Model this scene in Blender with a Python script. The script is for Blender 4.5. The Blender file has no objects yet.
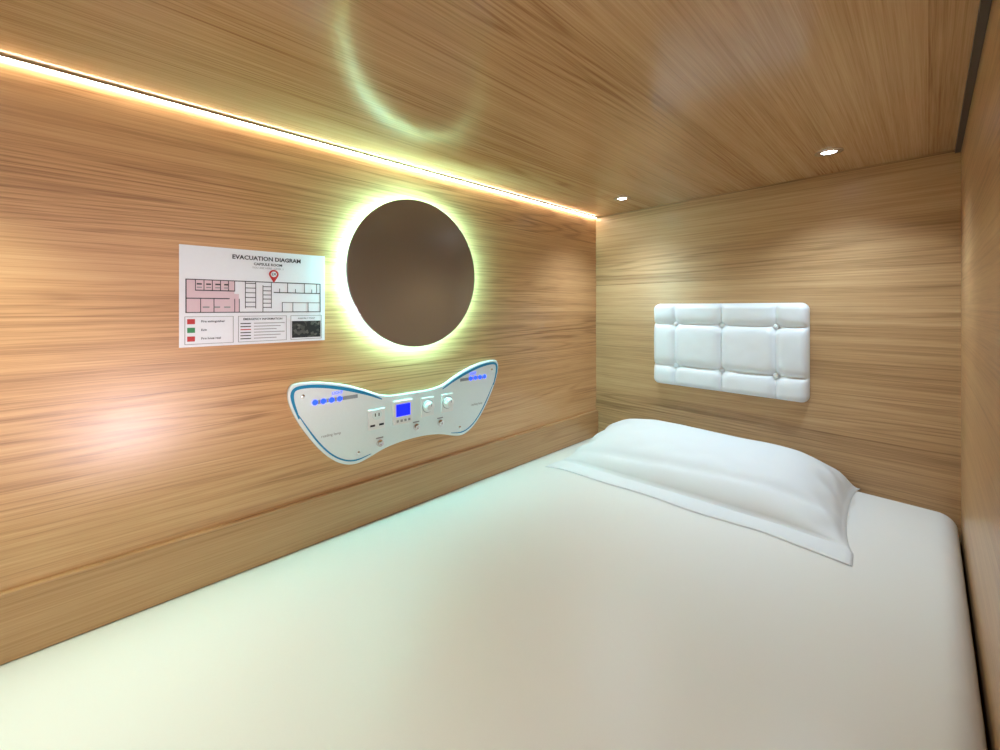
import bpy, bmesh, math, random
from mathutils import Vector, Matrix, noise
random.seed(7)
scene = bpy.context.scene
scene.view_settings.view_transform = 'Standard'
scene.view_settings.look = 'None'
scene.view_settings.exposure = 0.08

XL, XR, YB, YF = -0.984, 0.055, 1.50, -0.50
ZC, ZM, ZF = 1.39, 0.50, 0.32

# ------------------------------------------------------------------ materials
def new_mat(name):
    m = bpy.data.materials.new(name); m.use_nodes = True
    nt = m.node_tree
    b = nt.nodes['Principled BSDF']
    return m, nt, b

def simple(name, col, rough=0.5, metal=0.0, emit=None, estr=0.0, spec=0.5, bump=0.0, bscale=200):
    m, nt, b = new_mat(name)
    b.inputs['Roughness'].default_value = rough
    b.inputs['Metallic'].default_value = metal
    b.inputs['Specular IOR Level'].default_value = spec
    n = nt.nodes.new('ShaderNodeTexNoise'); n.inputs['Scale'].default_value = bscale
    tc = nt.nodes.new('ShaderNodeTexCoord')
    nt.links.new(tc.outputs['Object'], n.inputs['Vector'])
    mx = nt.nodes.new('ShaderNodeMix'); mx.data_type = 'RGBA'
    mx.inputs[6].default_value = (*[c*0.96 for c in col], 1)
    mx.inputs[7].default_value = (*col, 1)
    nt.links.new(n.outputs['Fac'], mx.inputs[0])
    nt.links.new(mx.outputs[2], b.inputs['Base Color'])
    if bump > 0:
        bp = nt.nodes.new('ShaderNodeBump'); bp.inputs['Strength'].default_value = bump
        bp.inputs['Distance'].default_value = 0.001
        nt.links.new(n.outputs['Fac'], bp.inputs['Height'])
        nt.links.new(bp.outputs['Normal'], b.inputs['Normal'])
    if emit:
        b.inputs['Emission Color'].default_value = (*emit, 1)
        b.inputs['Emission Strength'].default_value = estr
    return m

def wood(name, along, across, dark, mid, light, rough=0.3, plank=0.145, seed=0.0, amp=0.94, ringamp=0.16):
    m, nt, b = new_mat(name)
    N, L = nt.nodes.new, nt.links.new
    tc = N('ShaderNodeTexCoord'); sp = N('ShaderNodeSeparateXYZ')
    L(tc.outputs['Object'], sp.inputs[0])
    A, C = sp.outputs[along], sp.outputs[across]
    def math_(op, a, bb=None, c=None):
        n = N('ShaderNodeMath'); n.operation = op
        for i, v in enumerate((a, bb, c)):
            if v is None: continue
            if isinstance(v, (int, float)): n.inputs[i].default_value = v
            else: L(v, n.inputs[i])
        return n.outputs[0]
    pq = math_('DIVIDE', math_('ADD', C, seed), plank)
    pid = math_('FLOOR', pq)
    seam = math_('LESS_THAN', math_('SUBTRACT', pq, pid), 0.012)
    wn = N('ShaderNodeTexWhiteNoise'); wn.noise_dimensions = '1D'; L(pid, wn.inputs['W'])
    rnd = wn.outputs['Value']
    a2 = math_('ADD', A, math_('MULTIPLY', rnd, 9.0))
    def ntex(sa, sc, scale=1.0, detail=3, rgh=0.5, dist=0.0, z=0.0):
        cb = N('ShaderNodeCombineXYZ')
        L(math_('MULTIPLY', a2, sa), cb.inputs[0]); L(math_('MULTIPLY', C, sc), cb.inputs[1])
        cb.inputs[2].default_value = z + seed
        n = N('ShaderNodeTexNoise'); n.inputs['Scale'].default_value = scale
        n.inputs['Detail'].default_value = detail; n.inputs['Roughness'].default_value = rgh
        n.inputs['Distortion'].default_value = dist
        L(cb.outputs[0], n.inputs['Vector'])
        return n.outputs['Fac']
    big = ntex(0.48, 11.0, detail=1)
    wob = ntex(7.0, 30.0, detail=1, z=33)
    rings = math_('SINE', math_('ADD', math_('MULTIPLY', big, 130.0), math_('MULTIPLY', wob, 2.5)))
    rings = math_('MULTIPLY_ADD', rings, 0.5, 0.5)
    rings = math_('POWER', rings, 3.0)
    mask = math_('SMOOTH_MIN', math_('MAXIMUM', math_('MULTIPLY', math_('SUBTRACT', ntex(0.6, 7.0, detail=0, z=21), 0.45), 5.0), 0.0), 1.0, 0.1)
    fine = ntex(2.4, 240.0, detail=3, rgh=0.65, z=3)
    med = ntex(0.45, 34.0, detail=3, z=7)
    pore = ntex(12.0, 700.0, detail=2, z=11)
    v = math_('MULTIPLY', math_('MULTIPLY', rings, mask), ringamp*amp)
    v = math_('ADD', v, math_('MULTIPLY', fine, 0.70*amp))
    v = math_('ADD', v, math_('MULTIPLY', med, 0.38*amp))
    v = math_('ADD', v, math_('MULTIPLY', pore, 0.36*amp))
    v = math_('ADD', v, math_('MULTIPLY', math_('SUBTRACT', rnd, 0.5), 0.15))
    v = math_('ADD', v, math_('MULTIPLY', seam, 0.12))
    v = math_('ADD', v, 0.5-0.750*amp)
    r = N('ShaderNodeValToRGB')
    r.color_ramp.elements[0].position = 0.25; r.color_ramp.elements[0].color = (*light, 1)
    r.color_ramp.elements[1].position = 0.82; r.color_ramp.elements[1].color = (*dark, 1)
    e = r.color_ramp.elements.new(0.50); e.color = (*mid, 1)
    L(v, r.inputs[0]); L(r.outputs[0], b.inputs['Base Color'])
    bp = N('ShaderNodeBump'); bp.inputs['Strength'].default_value = 0.22
    bp.inputs['Distance'].default_value = 0.0004; bp.invert = True
    L(fine, bp.inputs['Height']); L(bp.outputs['Normal'], b.inputs['Normal'])
    b.inputs['Roughness'].default_value = rough
    b.inputs['Specular IOR Level'].default_value = 0.5
    return m

D = (0.27, 0.120, 0.045); M_ = (0.58, 0.312, 0.138); Lt = (0.70, 0.425, 0.215)
w_left = wood('oak_laminate_side', 1, 2, D, M_, Lt, rough=0.28, seed=0.03)
w_back = wood('oak_laminate_head', 0, 2, (0.25, 0.135, 0.058), (0.52, 0.318, 0.158), (0.64, 0.43, 0.24), rough=0.32, seed=1.37)
w_ceil = wood('oak_laminate_ceiling', 1, 0, D, (0.49, 0.268, 0.120), (0.60, 0.365, 0.185), rough=0.18, seed=2.21, plank=0.17, ringamp=0.18)
w_right = wood('oak_laminate_door_side', 1, 2, D, (0.47, 0.27, 0.125), (0.57, 0.36, 0.18), rough=0.35, seed=3.5)
w_low = wood('oak_laminate_lower', 1, 2, D, (0.46, 0.245, 0.105), (0.56, 0.33, 0.16), rough=0.35, seed=5.1)

sheet = simple('white_sheet', (0.88, 0.89, 0.87), rough=0.36, spec=0.5, bump=0.05, bscale=900)
pillowm = simple('white_pillowcase', (0.84, 0.88, 0.91), rough=0.6, bump=0.08, bscale=900)
leather = simple('white_leatherette', (0.82, 0.86, 0.90), rough=0.42, bump=0.1, bscale=500)
plastic = simple('white_acrylic', (0.82, 0.90, 0.90), rough=0.18)
plasticw = simple('white_plastic', (0.85, 0.85, 0.84), rough=0.35)
teal = simple('teal_print', (0.005, 0.25, 0.48), rough=0.3)
greyp = simple('grey_plastic', (0.30, 0.31, 0.33), rough=0.4)
dark = simple('dark_slot', (0.02, 0.02, 0.025), rough=0.5)
chrome = simple('chrome', (0.75, 0.75, 0.76), rough=0.15, metal=1.0)
alu = simple('dark_aluminium', (0.10, 0.085, 0.075), rough=0.4, metal=0.6)
aluw = simple('profile_bronze', (0.40, 0.26, 0.14), rough=0.4)
paper = simple('sign_paper', (0.80, 0.82, 0.86), rough=0.35)
ink = simple('black_ink', (0.03, 0.03, 0.03), rough=0.5)
inkg = simple('grey_ink', (0.28, 0.28, 0.28), rough=0.5)
red = simple('red_ink', (0.50, 0.015, 0.015), rough=0.5)
green = simple('green_ink', (0.02, 0.25, 0.07), rough=0.5)
pink = simple('pink_zone', (0.68, 0.50, 0.54), rough=0.5)
bluee = simple('blue_led', (0.0, 0.01, 0.6), emit=(0.01, 0.05, 1.0), estr=3.0)
lcd = simple('blue_lcd', (0.0, 0.01, 0.7), rough=0.6, spec=0.2, emit=(0.008, 0.015, 1.0), estr=1.6)
strip_m = simple('led_strip_diffuser', (0.9, 0.85, 0.75), emit=(1.0, 0.96, 0.82), estr=40.0)
halo_m = simple('halo_led_diffuser', (0.9, 1.0, 0.8), emit=(0.32, 1.0, 1.0), estr=74.0)
spot_m = simple('downlight_lens', (0.9, 0.95, 1.0), emit=(0.80, 0.88, 1.0), estr=30.0)

mir, nt, b = new_mat('bronze_mirror')
b.inputs['Base Color'].default_value = (0.43, 0.44, 0.45, 1)
b.inputs['Metallic'].default_value = 0.85
nz = nt.nodes.new('ShaderNodeTexNoise'); nz.inputs['Scale'].default_value = 3.0
mr = nt.nodes.new('ShaderNodeMapRange'); mr.inputs[3].default_value = 0.20; mr.inputs[4].default_value = 0.24
nt.links.new(nz.outputs['Fac'], mr.inputs[0]); nt.links.new(mr.outputs[0], b.inputs['Roughness'])

ph, nt, b = new_mat('satellite_photo')
vz = nt.nodes.new('ShaderNodeTexVoronoi'); vz.inputs['Scale'].default_value = 160
cr = nt.nodes.new('ShaderNodeValToRGB')
cr.color_ramp.elements[0].color = (0.004, 0.005, 0.004, 1); cr.color_ramp.elements[1].color = (0.14, 0.13, 0.11, 1)
cr.color_ramp.elements[0].position = 0.45
tc = nt.nodes.new('ShaderNodeTexCoord'); nt.links.new(tc.outputs['Object'], vz.inputs['Vector'])
nt.links.new(vz.outputs['Color'], cr.inputs[0])
nt.links.new(cr.outputs[0], b.inputs['Base Color'])

# ------------------------------------------------------------------ helpers
def link(o, parent=None):
    scene.collection.objects.link(o)
    if parent is not None:
        o.parent = parent
        o.matrix_parent_inverse = Matrix.Translation(-Vector(parent.location))
    return o

def empty(name, loc):
    e = bpy.data.objects.new(name, None); e.location = loc; e.empty_display_size = 0.05
    scene.collection.objects.link(e); return e

def mesh_obj(name, verts, faces, mat, parent=None, smooth=False):
    me = bpy.data.meshes.new(name); me.from_pydata(verts, [], faces); me.update()
    bm = bmesh.new(); bm.from_mesh(me); bmesh.ops.recalc_face_normals(bm, faces=bm.faces); bm.to_mesh(me); bm.free()
    if smooth:
        for p in me.polygons: p.use_smooth = True
    me.materials.append(mat)
    return link(bpy.data.objects.new(name, me), parent)

def box(name, x0, x1, y0, y1, z0, z1, mat, parent=None, bevel=0.0, seg=2):
    v = [(x, y, z) for x in (x0, x1) for y in (y0, y1) for z in (z0, z1)]
    f = [(0,1,3,2),(4,6,7,5),(0,4,5,1),(2,3,7,6),(0,2,6,4),(1,5,7,3)]
    o = mesh_obj(name, v, f, mat, parent)
    if bevel > 0:
        md = o.modifiers.new('bev', 'BEVEL'); md.width = bevel; md.segments = seg
    return o

def lathe(name, prof, center, axis, mat, parent=None, seg=64, smooth=True, cap=True):
    vs, fs = [], []
    c = Vector(center)
    ax = {'x': (Vector((1,0,0)), Vector((0,1,0)), Vector((0,0,1))),
          'z': (Vector((0,0,1)), Vector((1,0,0)), Vector((0,1,0))),
          'y': (Vector((0,1,0)), Vector((1,0,0)), Vector((0,0,1)))}[axis]
    for r, h in prof:
        for i in range(seg):
            a = 2*math.pi*i/seg
            vs.append(tuple(c + ax[0]*h + ax[1]*r*math.cos(a) + ax[2]*r*math.sin(a)))
    for k in range(len(prof)-1):
        for i in range(seg):
            j = (i+1) % seg
            fs.append((k*seg+i, k*seg+j, (k+1)*seg+j, (k+1)*seg+i))
    if cap:
        fs.append(tuple(range(seg))[::-1]); fs.append(tuple((len(prof)-1)*seg+i for i in range(seg)))
    o = mesh_obj(name, vs, fs, mat, parent, smooth=False)
    if smooth:
        for p in o.data.polygons:
            if len(p.vertices) == 4: p.use_smooth = True
        md = o.modifiers.new('es', 'EDGE_SPLIT'); md.split_angle = math.radians(40)
    return o

def smooth_poly(pts, it=2, closed=True):
    for _ in range(it):
        out = []
        n = len(pts)
        for i in range(n if closed else n-1):
            a, c = pts[i], pts[(i+1) % n]
            out.append((a[0]*.75+c[0]*.25, a[1]*.75+c[1]*.25)); out.append((a[0]*.25+c[0]*.75, a[1]*.25+c[1]*.75))
        if not closed: out = [pts[0]] + out + [pts[-1]]
        pts = out
    return pts

def ribbon(name, pts, w, x, mat, parent, th=0.0006):
    vs, fs = [], []
    n = len(pts)
    for i, p in enumerate(pts):
        a = pts[max(0, i-1)]; c = pts[min(n-1, i+1)]
        t = Vector((c[0]-a[0], c[1]-a[1])).normalized(); nn = Vector((-t.y, t.x))
        ww = w*0.5*min(1, 0.3+3*min(i, n-1-i)/n)
        for s in (-1, 1):
            vs.append((x, p[0]+nn.x*ww*s, p[1]+nn.y*ww*s)); vs.append((x+th, p[0]+nn.x*ww*s, p[1]+nn.y*ww*s))
    for i in range(n-1):
        k = i*4
        fs += [(k+1, k+3, k+7, k+5), (k, k+4, k+6, k+2), (k, k+1, k+5, k+4), (k+2, k+6, k+7, k+3)]
    return mesh_obj(name, vs, fs, mat, parent)

def text_on_left(name, s, y, z, size, mat, parent, x, align='CENTER', bold=0.0):
    cu = bpy.data.curves.new(name, 'FONT'); cu.body = s; cu.size = size; cu.align_x = align; cu.align_y = 'CENTER'
    cu.extrude = 0.0001; cu.offset = bold
    cu.resolution_u = 2
    cu.materials.append(mat)
    o = bpy.data.objects.new(name, cu)
    o.location = (x, y, z); o.rotation_euler = (math.pi/2, 0, math.pi/2)
    link(o, parent); return o

# ------------------------------------------------------------------ room shell
T = 0.03
LEDGE = XL+0.012          # front face of the low ledge panel
box('wall_left', XL-T, XL, YF, YB, ZF-0.02, ZC+0.02, w_left)
box('trim_ledge_left', XL+0.0002, LEDGE, YF+0.001, YB-0.001, 0.4545, 0.562, w_low, bevel=0.0015)
box('wall_head', XL-T, XR+T, YB, YB+T, ZF-0.02, ZC+0.02, w_back)
box('wall_foot', XL-T, XR+T, YF-T, YF, ZF-0.02, ZC+0.02, w_back)
box('wall_right', XR, XR+T, 0.38, YB, ZF-0.02, ZC+0.02, w_right)
box('ceiling', XL-T, XR+T, YF-T, YB+T, ZC, ZC+T, w_ceil)
box('floor', XL-T, XR+T, YF-T, YB+T, ZF-0.04, ZF, w_low)
box('trim_door_track', XR-0.010, XR-0.0005, YF+0.001, YB-0.001, ZC-0.009, ZC-0.0005, alu)

# LED strip profile where ceiling meets side wall (light leaves through its underside)
led = empty('led_strip_light', (XL+0.006, 0.5, ZC-0.006))
box('profile', XL+0.0005, XL+0.007, YF+0.005, YB-0.005, ZC-0.004, ZC-0.0003, aluw, led)
box('diffuser', XL+0.0010, XL+0.0065, YF+0.006, YB-0.006, ZC-0.0048, ZC-0.004, strip_m, led)

# ------------------------------------------------------------------ mattress
MX0, MX1, MY0, MY1 = XL+0.0005, XR-0.006, YF+0.006, YB-0.006
def mattress_z(x, y):
    def edge(e, r):
        e = max(0, min(e, r)); return r - math.sqrt(max(0, r*r-(r-e)**2))
    dl, dr, db, df = x-MX0, MX1-x, MY1-y, y-MY0
    z = ZM
    s = max(0, 1-max(0, dl-0.01)/0.22); z -= 0.047*s*s
    z -= edge(dl, 0.010)*0.6+edge(dr, 0.035)+edge(db, 0.03)+edge(df, 0.03)
    z += (0.0020*noise.noise(Vector((x*4, y*3, 0.3))) + 0.0006*noise.noise(Vector((x*16, y*7, 2))))*min(1, max(0, dl)/0.1)
    z += 0.0012*math.exp(-dr/0.08)*math.sin(y*55+4*noise.noise(Vector((y*4, 0, 0))))
    return max(z, ZM-0.09)

def build_mattress():
    nx, ny = 110, 200
    vs, fs = [], []
    def tos(i, n):
        t = i/n; return 0.5-0.5*math.cos(math.pi*t)*(0.55+0.45*abs(math.cos(math.pi*t)))
    for j in range(ny+1):
        for i in range(nx+1):
            x = MX0+(MX1-MX0)*tos(i, nx); y = MY0+(MY1-MY0)*tos(j, ny)
            vs.append((x, y, mattress_z(x, y)))
    W = nx+1
    for j in range(ny):
        for i in range(nx):
            fs.append((j*W+i, j*W+i+1, (j+1)*W+i+1, (j+1)*W+i))
    loop = [i for i in range(W)] + [j*W+nx for j in range(1, ny+1)] + [ny*W+i for i in range(nx-1, -1, -1)] + [j*W for j in range(ny-1, 0, -1)]
    base = len(vs)
    for k in loop: vs.append((vs[k][0], vs[k][1], ZF+0.001))
    n = len(loop)
    for k in range(n):
        fs.append((loop[k], base+k, base+(k+1) % n, loop[(k+1) % n]))
    fs.append(tuple(base+k for k in range(n)))
    mesh_obj('mattress', vs, fs, sheet, smooth=True)
build_mattress()

# ------------------------------------------------------------------ pillow
def build_pillow():
    cx, cy, a, bb, rot = -0.485, 1.266, 0.362, 0.200, math.radians(3.5)
    nu, nv = 130, 120
    top, bot, fs = [], [], []
    vmin = -1.24
    for j in range(nv+1):
        for i in range(nu+1):
            u = -1+2*i/nu; v = vmin+(1-vmin)*j/nv
            ear = (abs(u)**8)*(abs(min(1, max(-1, v)))**8)*0.02
            px = u*a*(1 - 0.03*(1-min(1, v*v)) + ear)
            py = v*bb*(1 - 0.02*(1-u*u) + ear)
            if v < -0.9: py += 0.008*noise.noise(Vector((u*2.5, 0, 9)))*(-0.9-v)/0.3
            s = v-0.42; s = s/1.34 if s < 0 else s/0.58
            s = max(-1, min(1, s))
            uu = min(1, abs(u)/0.975)
            pu = max(0, 1-uu**5.0)**0.55
            pv = max(0, 1-abs(s)**(1.4 if s < 0 else 2.2))**(0.55)
            h = 0.107*pu*pv*(1.0-0.05*u)
            wr = noise.noise(Vector((u*1.8, v*1.6, 1.2)))*0.009 + noise.noise(Vector((u*6, v*4, 4)))*0.0022
            h -= 0.006*math.exp(-((v+0.62-0.12*u)/0.08)**2)*min(1, pu*2)
            h += wr*min(1, max(0, h)/0.05)
            cr = math.exp(-((abs(u)-0.91)/0.06)**2)*0.005*math.sin(v*13+u*3)
            h += cr*min(1, max(0, h)/0.02)
            h = max(0, h)
            x = cx+px*math.cos(rot)-py*math.sin(rot); y = cy+px*math.sin(rot)+py*math.cos(rot)
            zb = mattress_z(x, min(y, MY1-0.03)) + 0.0009
            e = min(1, (v-vmin)/0.06, (1-v)/0.05, (1-abs(u))/0.03)
            top.append((x, y, zb+0.0006+0.0032*math.sqrt(max(0, e))+h)); bot.append((x, y, zb))
    vs = top+bot; W = nu+1; B = len(top)
    for j in range(nv):
        for i in range(nu):
            q = (j*W+i, j*W+i+1, (j+1)*W+i+1, (j+1)*W+i)
            fs.append(q); fs.append(tuple(B+k for k in reversed(q)))
    loop = [i for i in range(W)] + [j*W+nu for j in range(1, nv+1)] + [nv*W+i for i in range(nu-1, -1, -1)] + [j*W for j in range(nv-1, 0, -1)]
    n = len(loop)
    for k in range(n):
        p, q = loop[k], loop[(k+1) % n]
        fs.append((p, B+p, B+q, q))
    mesh_obj('pillow', vs, fs, pillowm, smooth=True)
build_pillow()

# ------------------------------------------------------------------ tufted headrest
def build_headrest():
    e = empty('tufted_headrest_cushion', (-0.482, YB, 0.865))
    cx, cz, hw, hh = -0.480, 0.866, 0.238, 0.150
    sx = [-0.155, 0, 0.155]; sz = [-0.076, 0.076]
    nx, nz = 150, 100
    f, bk, fs = [], [], []
    for j in range(nz+1):
        for i in range(nx+1):
            x = -hw+2*hw*i/nx; z = -hh+2*hh*j/nz
            r = 0.022
            X, Z = x, z
            ex, ez = abs(x)-(hw-r), abs(z)-(hh-r)
            if ex > 0 and ez > 0:
                m = max(ex, ez); l = math.hypot(ex, ez)
                X = math.copysign(hw-r+ex*m/l, x); Z = math.copysign(hh-r+ez*m/l, z)
            de = min(hw-abs(x), hh-abs(z))
            dx = min(abs(x-q) for q in sx); dz = min(abs(z-q) for q in sz)
            g = lambda d: 1-math.exp(-(d/0.010))
            h = 0.006+0.025*(0.38+0.62*g(dx)*g(dz))
            db = min(math.hypot(x-p, z-q) for p in sx for q in sz)
            h -= 0.010*math.exp(-(db/0.017)**2)
            h += 0.0009*noise.noise(Vector((x*30, z*30, 5)))
            k = min(1, de/0.020); h *= math.sqrt(max(0, 1-(1-k)**2))*0.85+0.15
            f.append((cx+X, YB-0.001-h, cz+Z)); bk.append((cx+X, YB-0.001, cz+Z))
    vs = f+bk; W = nx+1; B = len(f)
    for j in range(nz):
        for i in range(nx):
            q = (j*W+i, j*W+i+1, (j+1)*W+i+1, (j+1)*W+i)
            fs.append(q); fs.append(tuple(B+k for k in reversed(q)))
    loop = [i for i in range(W)] + [j*W+nx for j in range(1, nz+1)] + [nz*W+i for i in range(nx-1, -1, -1)] + [j*W for j in range(nz-1, 0, -1)]
    n = len(loop)
    for k in range(n):
        p, q = loop[k], loop[(k+1) % n]
        fs.append((p, B+p, B+q, q))
    mesh_obj('padding', vs, fs, leather, e, smooth=True)
    k = 0
    for p in sx:
        for q in sz:
            k += 1
            prof = [(0.0085*math.cos(t), 0.005*math.sin(t)) for t in [0, .3, .6, .9, 1.2, 1.5]]
            prof = [(r, -h) for r, h in prof]
            lathe('button_%d' % k, [(0.0085, 0.006)]+prof, (cx+p, YB-0.0125, cz+q), 'y', leather, e, seg=24)
build_headrest()

# ------------------------------------------------------------------ round mirror with halo
my, mz = 0.598, 1.094
mirror = empty('round_backlit_mirror', (XL, my, mz))
lathe('backing', [(0.183, 0.0005), (0.183, 0.022)], (XL, my, mz), 'x', halo_m, mirror, seg=96)
lathe('glass', [(0.198, 0.0225), (0.200, 0.0235), (0.200, 0.0270), (0.198, 0.0285)], (XL, my, mz), 'x', mir, mirror, seg=128)

# ------------------------------------------------------------------ evacuation sign
sy0, sy1, sz0, sz1 = 0.086, 0.357, 0.924, 1.122
sign = empty('evacuation_plan_sign', (XL, (sy0+sy1)/2, (sz0+sz1)/2))
SW, SH = sy1-sy0, sz1-sz0
XS = XL+0.0025
box('board', XL+0.0003, XS, sy0, sy1, sz0, sz1, paper, sign)
def sb(name, fx0, fx1, fy0, fy1, mat, lay=1):
    return box(name, XS, XS+0.0002*lay, sy0+SW*fx0, sy0+SW*fx1, sz1-SH*fy1, sz1-SH*fy0, mat, sign)
def frame(name, fx0, fx1, fy0, fy1, mat, t=0.006, lay=2):
    sb(name+'_t', fx0, fx1, fy0, fy0+t*1.3, mat, lay); sb(name+'_b', fx0, fx1, fy1-t*1.3, fy1, mat, lay)
    sb(name+'_l', fx0, fx0+t, fy0, fy1, mat, lay); sb(name+'_r', fx1-t, fx1, fy0, fy1, mat, lay)
def st(s, fx, fy, size, mat, align='CENTER', bold=0.0):
    text_on_left('text_'+s.split()[0].lower(), s, sy0+SW*fx, sz1-SH*fy, size, mat, sign, XS+0.0006, align, bold)
st('EVACUATION DIAGRAM', 0.56, 0.085, 0.0120, ink, bold=0.00035)
st('CAPSULE ROOM', 0.56, 0.145, 0.0075, ink, bold=0.0002)
st('YOU ARE HERE - LEVEL 2', 0.56, 0.185, 0.0055, inkg)
frame('plan', 0.035, 0.965, 0.33, 0.665, ink, 0.007)
sb('zone_a', 0.04, 0.33, 0.335, 0.66, pink); sb('zone_b', 0.33, 0.36, 0.47, 0.66, pink)
xs = [0.09, 0.14, 0.19, 0.24, 0.29, 0.33]
for i, q in enumerate(xs): sb('pw_%d' % i, q, q+0.005, 0.335, 0.44, ink, 2)
for i, q in enumerate([0.12, 0.2, 0.33, 0.36]): sb('pv_%d' % i, q, q+0.005, 0.52, 0.66, ink, 2)
sb('ph_1', 0.09, 0.335, 0.435, 0.445, ink, 2); sb('ph_2', 0.04, 0.30, 0.515, 0.525, ink, 2)
for i in range(4):
    sb('bed_%d' % i, 0.10+i*0.055, 0.13+i*0.055, 0.37, 0.385, ink, 2)
    sb('bedb_%d' % i, 0.10+i*0.055, 0.13+i*0.055, 0.405, 0.417, inkg, 2)
for i in range(3): sb('desk_%d' % i, 0.135+i*0.065, 0.175+i*0.065, 0.60, 0.615, inkg, 2)
for i in range(6):
    sb('bunk_%d' % i, 0.40, 0.47, 0.35+i*0.05, 0.358+i*0.05, ink, 2)
    sb('bunkr_%d' % i, 0.52, 0.58, 0.38+i*0.045, 0.388+i*0.045, ink, 2)
sb('pv_a', 0.40, 0.405, 0.335, 0.62, ink, 2); sb('pv_b', 0.47, 0.475, 0.335, 0.62, ink, 2)
sb('pv_c', 0.52, 0.525, 0.37, 0.66, ink, 2); sb('pv_d', 0.58, 0.585, 0.34, 0.62, ink, 2)
sb('ph_c', 0.60, 0.96, 0.44, 0.45, ink, 2); sb('ph_d', 0.66, 0.96, 0.55, 0.56, inkg, 2)
for i, q in enumerate([0.64, 0.70, 0.76, 0.83, 0.89, 0.93]): sb('pv_e%d' % i, q, q+0.005, 0.335 if i % 2 else 0.40, 0.445, ink, 2)
for i, q in enumerate([0.66, 0.74, 0.86]): sb('pv_f%d' % i, q, q+0.005, 0.55, 0.66, ink, 2)
pc = (XS, sy0+SW*0.60, sz1-SH*0.245)
lathe('pin_head', [(0.0095, 0.0), (0.0095, 0.0006)], pc, 'x', red, sign, seg=32)
lathe('pin_hole', [(0.0060, 0.0), (0.0060, 0.0009)], pc, 'x', paper, sign, seg=32)
text_on_left('pin_number', '2X', pc[1], pc[2], 0.008, ink, sign, XS+0.0012, bold=0.0002)
mesh_obj('pin_tip', [(XS+0.0005, pc[1]-0.0075, pc[2]-0.006), (XS+0.0005, pc[1]+0.0075, pc[2]-0.006), (XS+0.0005, pc[1], pc[2]-0.019)], [(0, 1, 2)], red, sign)
frame('legend', 0.03, 0.325, 0.70, 0.975, inkg, 0.004)
for i, (mt, s) in enumerate(((red, 'Fire extinguisher'), (green, 'Exit'), (red, 'Fire hose reel'))):
    sb('icon_%d' % i, 0.045, 0.09, 0.725+i*0.085, 0.775+i*0.085, mt, 2)
    st(s, 0.125, 0.75+i*0.085, 0.0058, ink, 'LEFT', bold=0.0001)
frame('notes', 0.355, 0.695, 0.70, 0.975, inkg, 0.004)
st('EMERGENCY INFORMATION', 0.525, 0.735, 0.0058, ink, bold=0.0001)
for i in range(6):
    sb('note_key_%d' % i, 0.37, 0.44, 0.775+i*0.032, 0.785+i*0.032, red if i == 2 else ink, 2)
    sb('note_line_%d' % i, 0.46, 0.68-0.03*(i % 3), 0.775+i*0.032, 0.783+i*0.032, inkg, 2)
frame('photo_frame', 0.725, 0.975, 0.70, 0.975, inkg, 0.004)
st('ASSEMBLY POINT', 0.85, 0.735, 0.0048, ink)
sb('photo', 0.735, 0.965, 0.765, 0.955, ph, 2)

# ------------------------------------------------------------------ control console
cyy = 0.5935
half = [(0.0, 0.768), (0.06, 0.768), (0.10, 0.775), (0.14, 0.795), (0.19, 0.814), (0.245, 0.828), (0.292, 0.832), (0.316, 0.828),
        (0.321, 0.800), (0.303, 0.750), (0.270, 0.695), (0.235, 0.650), (0.200, 0.622), (0.165, 0.612), (0.130, 0.620),
        (0.09, 0.634), (0.04, 0.641), (0.0, 0.642)]
out = [(cyy+h, z) for h, z in half] + [(cyy-h, z) for h, z in reversed(half[1:-1])]
out = smooth_poly(out, 3)
con = empty('capsule_control_panel', (XL, cyy, 0.72))
x0c, x1c = XL+0.0005, XL+0.012
n = len(out)
vs = [(x0c, p[0], p[1]) for p in out] + [(x1c, p[0], p[1]) for p in out]
fs = [tuple(range(n)), tuple(range(2*n-1, n-1, -1))] + [(i, (i+1) % n, n+(i+1) % n, n+i) for i in range(n)]
pl = mesh_obj('face_plate', vs, fs, plastic, con)
md = pl.modifiers.new('bev', 'BEVEL'); md.width = 0.003; md.segments = 3; md.limit_method = 'ANGLE'; md.angle_limit = math.radians(50)
XP = x1c+0.0002
for sgn, nm in ((-1, 'l'), (1, 'r')):
    Y = lambda h: cyy+sgn*h
    tp = [(Y(h), z) for h, z in [(0.095, 0.764), (0.135, 0.784), (0.19, 0.804), (0.25, 0.819), (0.294, 0.822), (0.310, 0.816), (0.311, 0.795), (0.296, 0.750)]]
    ribbon('accent_top_'+nm, smooth_poly(tp, 3, False), 0.0075, XP, teal, con)
    bt = [(Y(h), z) for h, z in [(0.298, 0.760), (0.262, 0.698), (0.230, 0.657), (0.198, 0.632), (0.165, 0.622), (0.125, 0.630)]]
    ribbon('accent_bottom_'+nm, smooth_poly(bt, 3, False), 0.0035, XP, teal, con)
    box('touch_strip_'+nm, x1c, x1c+0.0010, min(Y(0.262), Y(0.16)), max(Y(0.262), Y(0.16)), 0.7775, 0.7865, greyp, con, bevel=0.0008)
    for i in range(4):
        h = 0.262-0.019*i if sgn < 0 else 0.200+0.019*i
        lathe('touch_led_%s%d' % (nm, i), [(0.0062, 0), (0.0062, 0.0016), (0.005, 0.002)], (x1c, Y(h), 0.782), 'x', bluee, con, seg=20)
    text_on_left('label_'+nm, 'LIGHT', Y(0.21), 0.797, 0.009, bluee, con, x1c+0.0006)
    text_on_left('maker_'+nm, 'reading lamp', Y(0.225), 0.700, 0.009, inkg, con, x1c+0.0006)
def plate(nm, y, z, w, h, mat=plasticw, t=0.006, bev=0.002):
    return box(nm, x1c-0.001, x1c+t, y-w/2, y+w/2, z-h/2, z+h/2, mat, con, bevel=bev)
plate('socket_plate', 0.482, 0.716, 0.046, 0.052)
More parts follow.
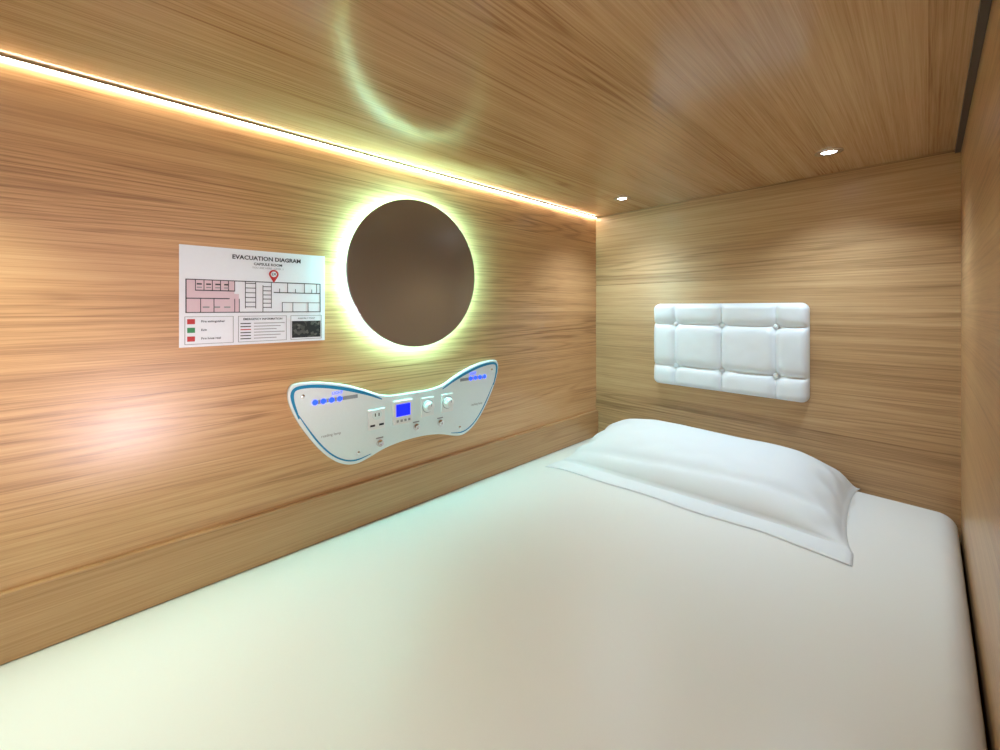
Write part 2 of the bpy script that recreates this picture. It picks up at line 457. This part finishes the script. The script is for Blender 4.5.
lathe('socket_ring', [(0.013, 0), (0.013, 0.0075), (0.0105, 0.0075), (0.0105, 0.0065)], (x1c, 0.482, 0.728), 'x', plastic, con, seg=32)
for dy in (-0.005, 0.005):
    box('socket_hole_%d' % (dy > 0), x1c+0.005, x1c+0.0069, 0.482+dy-0.0013, 0.482+dy+0.0013, 0.724, 0.732, dark, con)
for dy in (-0.012, 0.012):
    box('usb_%d' % (dy > 0), x1c+0.005, x1c+0.0066, 0.482+dy-0.0065, 0.482+dy+0.0065, 0.699, 0.704, dark, con)
plate('display_bezel', 0.556, 0.722, 0.058, 0.064, t=0.008, bev=0.003)
box('display_screen', x1c+0.006, x1c+0.0086, 0.556-0.021, 0.556+0.021, 0.712, 0.744, lcd, con)
for i in range(4):
    box('display_key_%d' % i, x1c+0.007, x1c+0.0092, 0.556-0.020+0.0115*i, 0.556-0.0135+0.0115*i, 0.697, 0.703, greyp, con, bevel=0.0005)
for i, (ky, kz) in enumerate(((0.636, 0.722), (0.704, 0.722))):
    plate('knob_base_%d' % i, ky, kz, 0.042, 0.054, t=0.004, bev=0.002)
    lathe('knob_dial_%d' % i, [(0.0185, 0.003), (0.0185, 0.0052), (0.0165, 0.0054)], (x1c, ky, kz+0.002), 'x', greyp, con, seg=40)
    lathe('knob_%d' % i, [(0.0165, 0.003), (0.0165, 0.008), (0.0125, 0.009), (0.0115, 0.020), (0.009, 0.022), (0.0, 0.022)], (x1c, ky, kz+0.002), 'x', plasticw, con, seg=40, cap=False)
    box('knob_mark_%d' % i, x1c+0.0215, x1c+0.0228, ky-0.001, ky+0.001, kz+0.004, kz+0.012, greyp, con)
for i, (ky, kz) in enumerate(((0.492, 0.652), (0.600, 0.672), (0.68, 0.668))):
    lathe('jack_%d' % i, [(0.009, 0), (0.009, 0.004), (0.006, 0.0045), (0.0055, 0.011), (0.0035, 0.011), (0.0035, 0.006), (0.0, 0.006)], (x1c, ky, kz), 'x', chrome, con, seg=28, cap=False)
    box('jack_label_%d' % i, x1c, x1c+0.0006, ky-0.010, ky+0.010, kz+0.012, kz+0.015, inkg, con)
for i, (ky, kz) in enumerate(((0.305, 0.80), (0.882, 0.80), (0.435, 0.64), (0.752, 0.64))):
    lathe('screw_%d' % i, [(0.0045, 0), (0.0045, 0.0018), (0.003, 0.0026), (0.0, 0.0028)], (x1c, ky, kz), 'x', chrome, con, seg=20, cap=False)

# ------------------------------------------------------------------ ceiling downlights
for k, (x, y) in enumerate(((-0.745, 1.30), (-0.170, 1.287), (-0.80, -0.19), (-0.17, -0.25))):  # foot-end pair unseen, tinted greenish; left one boosted to brighten the mattress
    e = empty('recessed_downlight' if k == 0 else 'recessed_downlight.%03d' % k, (x, y, ZC))
    lathe('trim_ring', [(0.0285, -0.0003), (0.0285, -0.003), (0.025, -0.0045), (0.0165, -0.0045), (0.0150, -0.0015)], (x, y, ZC), 'z', chrome, e, seg=48, cap=False)
    lathe('lens', [(0.0150, -0.0006), (0.0148, -0.0025), (0.010, -0.0032), (0.0, -0.0034)], (x, y, ZC), 'z', spot_m, e, seg=40, cap=False)
    ld = bpy.data.lights.new('downlight_lamp', 'SPOT'); ld.energy = (12.0, 12.0, 16.0, 3.0)[k]
    ld.color = (0.66, 0.86, 1.0) if k < 2 else (0.82, 1.0, 0.84); ld.spot_size = math.radians(125 if k != 2 else 85); ld.spot_blend = 1.0; ld.shadow_soft_size = 0.018
    lo = bpy.data.objects.new('lamp', ld); lo.location = (x, y, ZC-0.012); link(lo, e)

# unseen spot added outside the open side, aimed to make a pink wall blotch
cl = bpy.data.lights.new('added_wall_spot', 'SPOT'); cl.shadow_soft_size = 0.10; cl.energy = 66.0; cl.color = (1.0, 0.80, 0.88)
cl.spot_size = math.radians(36); cl.spot_blend = 1.0
co = bpy.data.objects.new('added_wall_spot', cl); co.location = (0.75, 0.03, 0.33)
d = Vector((XL, 0.03, 0.75))-Vector(co.location); co.rotation_euler = d.to_track_quat('-Z', 'Y').to_euler(); link(co)

# ------------------------------------------------------------------ world
w = bpy.data.worlds.new('world'); scene.world = w; w.use_nodes = True
w.node_tree.nodes['Background'].inputs[0].default_value = (0.95, 0.97, 1.0, 1)
w.node_tree.nodes['Background'].inputs[1].default_value = 1.2

# ------------------------------------------------------------------ camera
cam = bpy.data.cameras.new('camera'); cam.sensor_width = 36.0; cam.lens = 405*36/1000.0
cam.shift_y = -0.067; cam.clip_start = 0.01
oc = bpy.data.objects.new('camera', cam); oc.location = (0, 0, 1.0)
oc.rotation_euler = (math.pi/2, 0, math.radians(46.6)); scene.collection.objects.link(oc)
scene.camera = oc
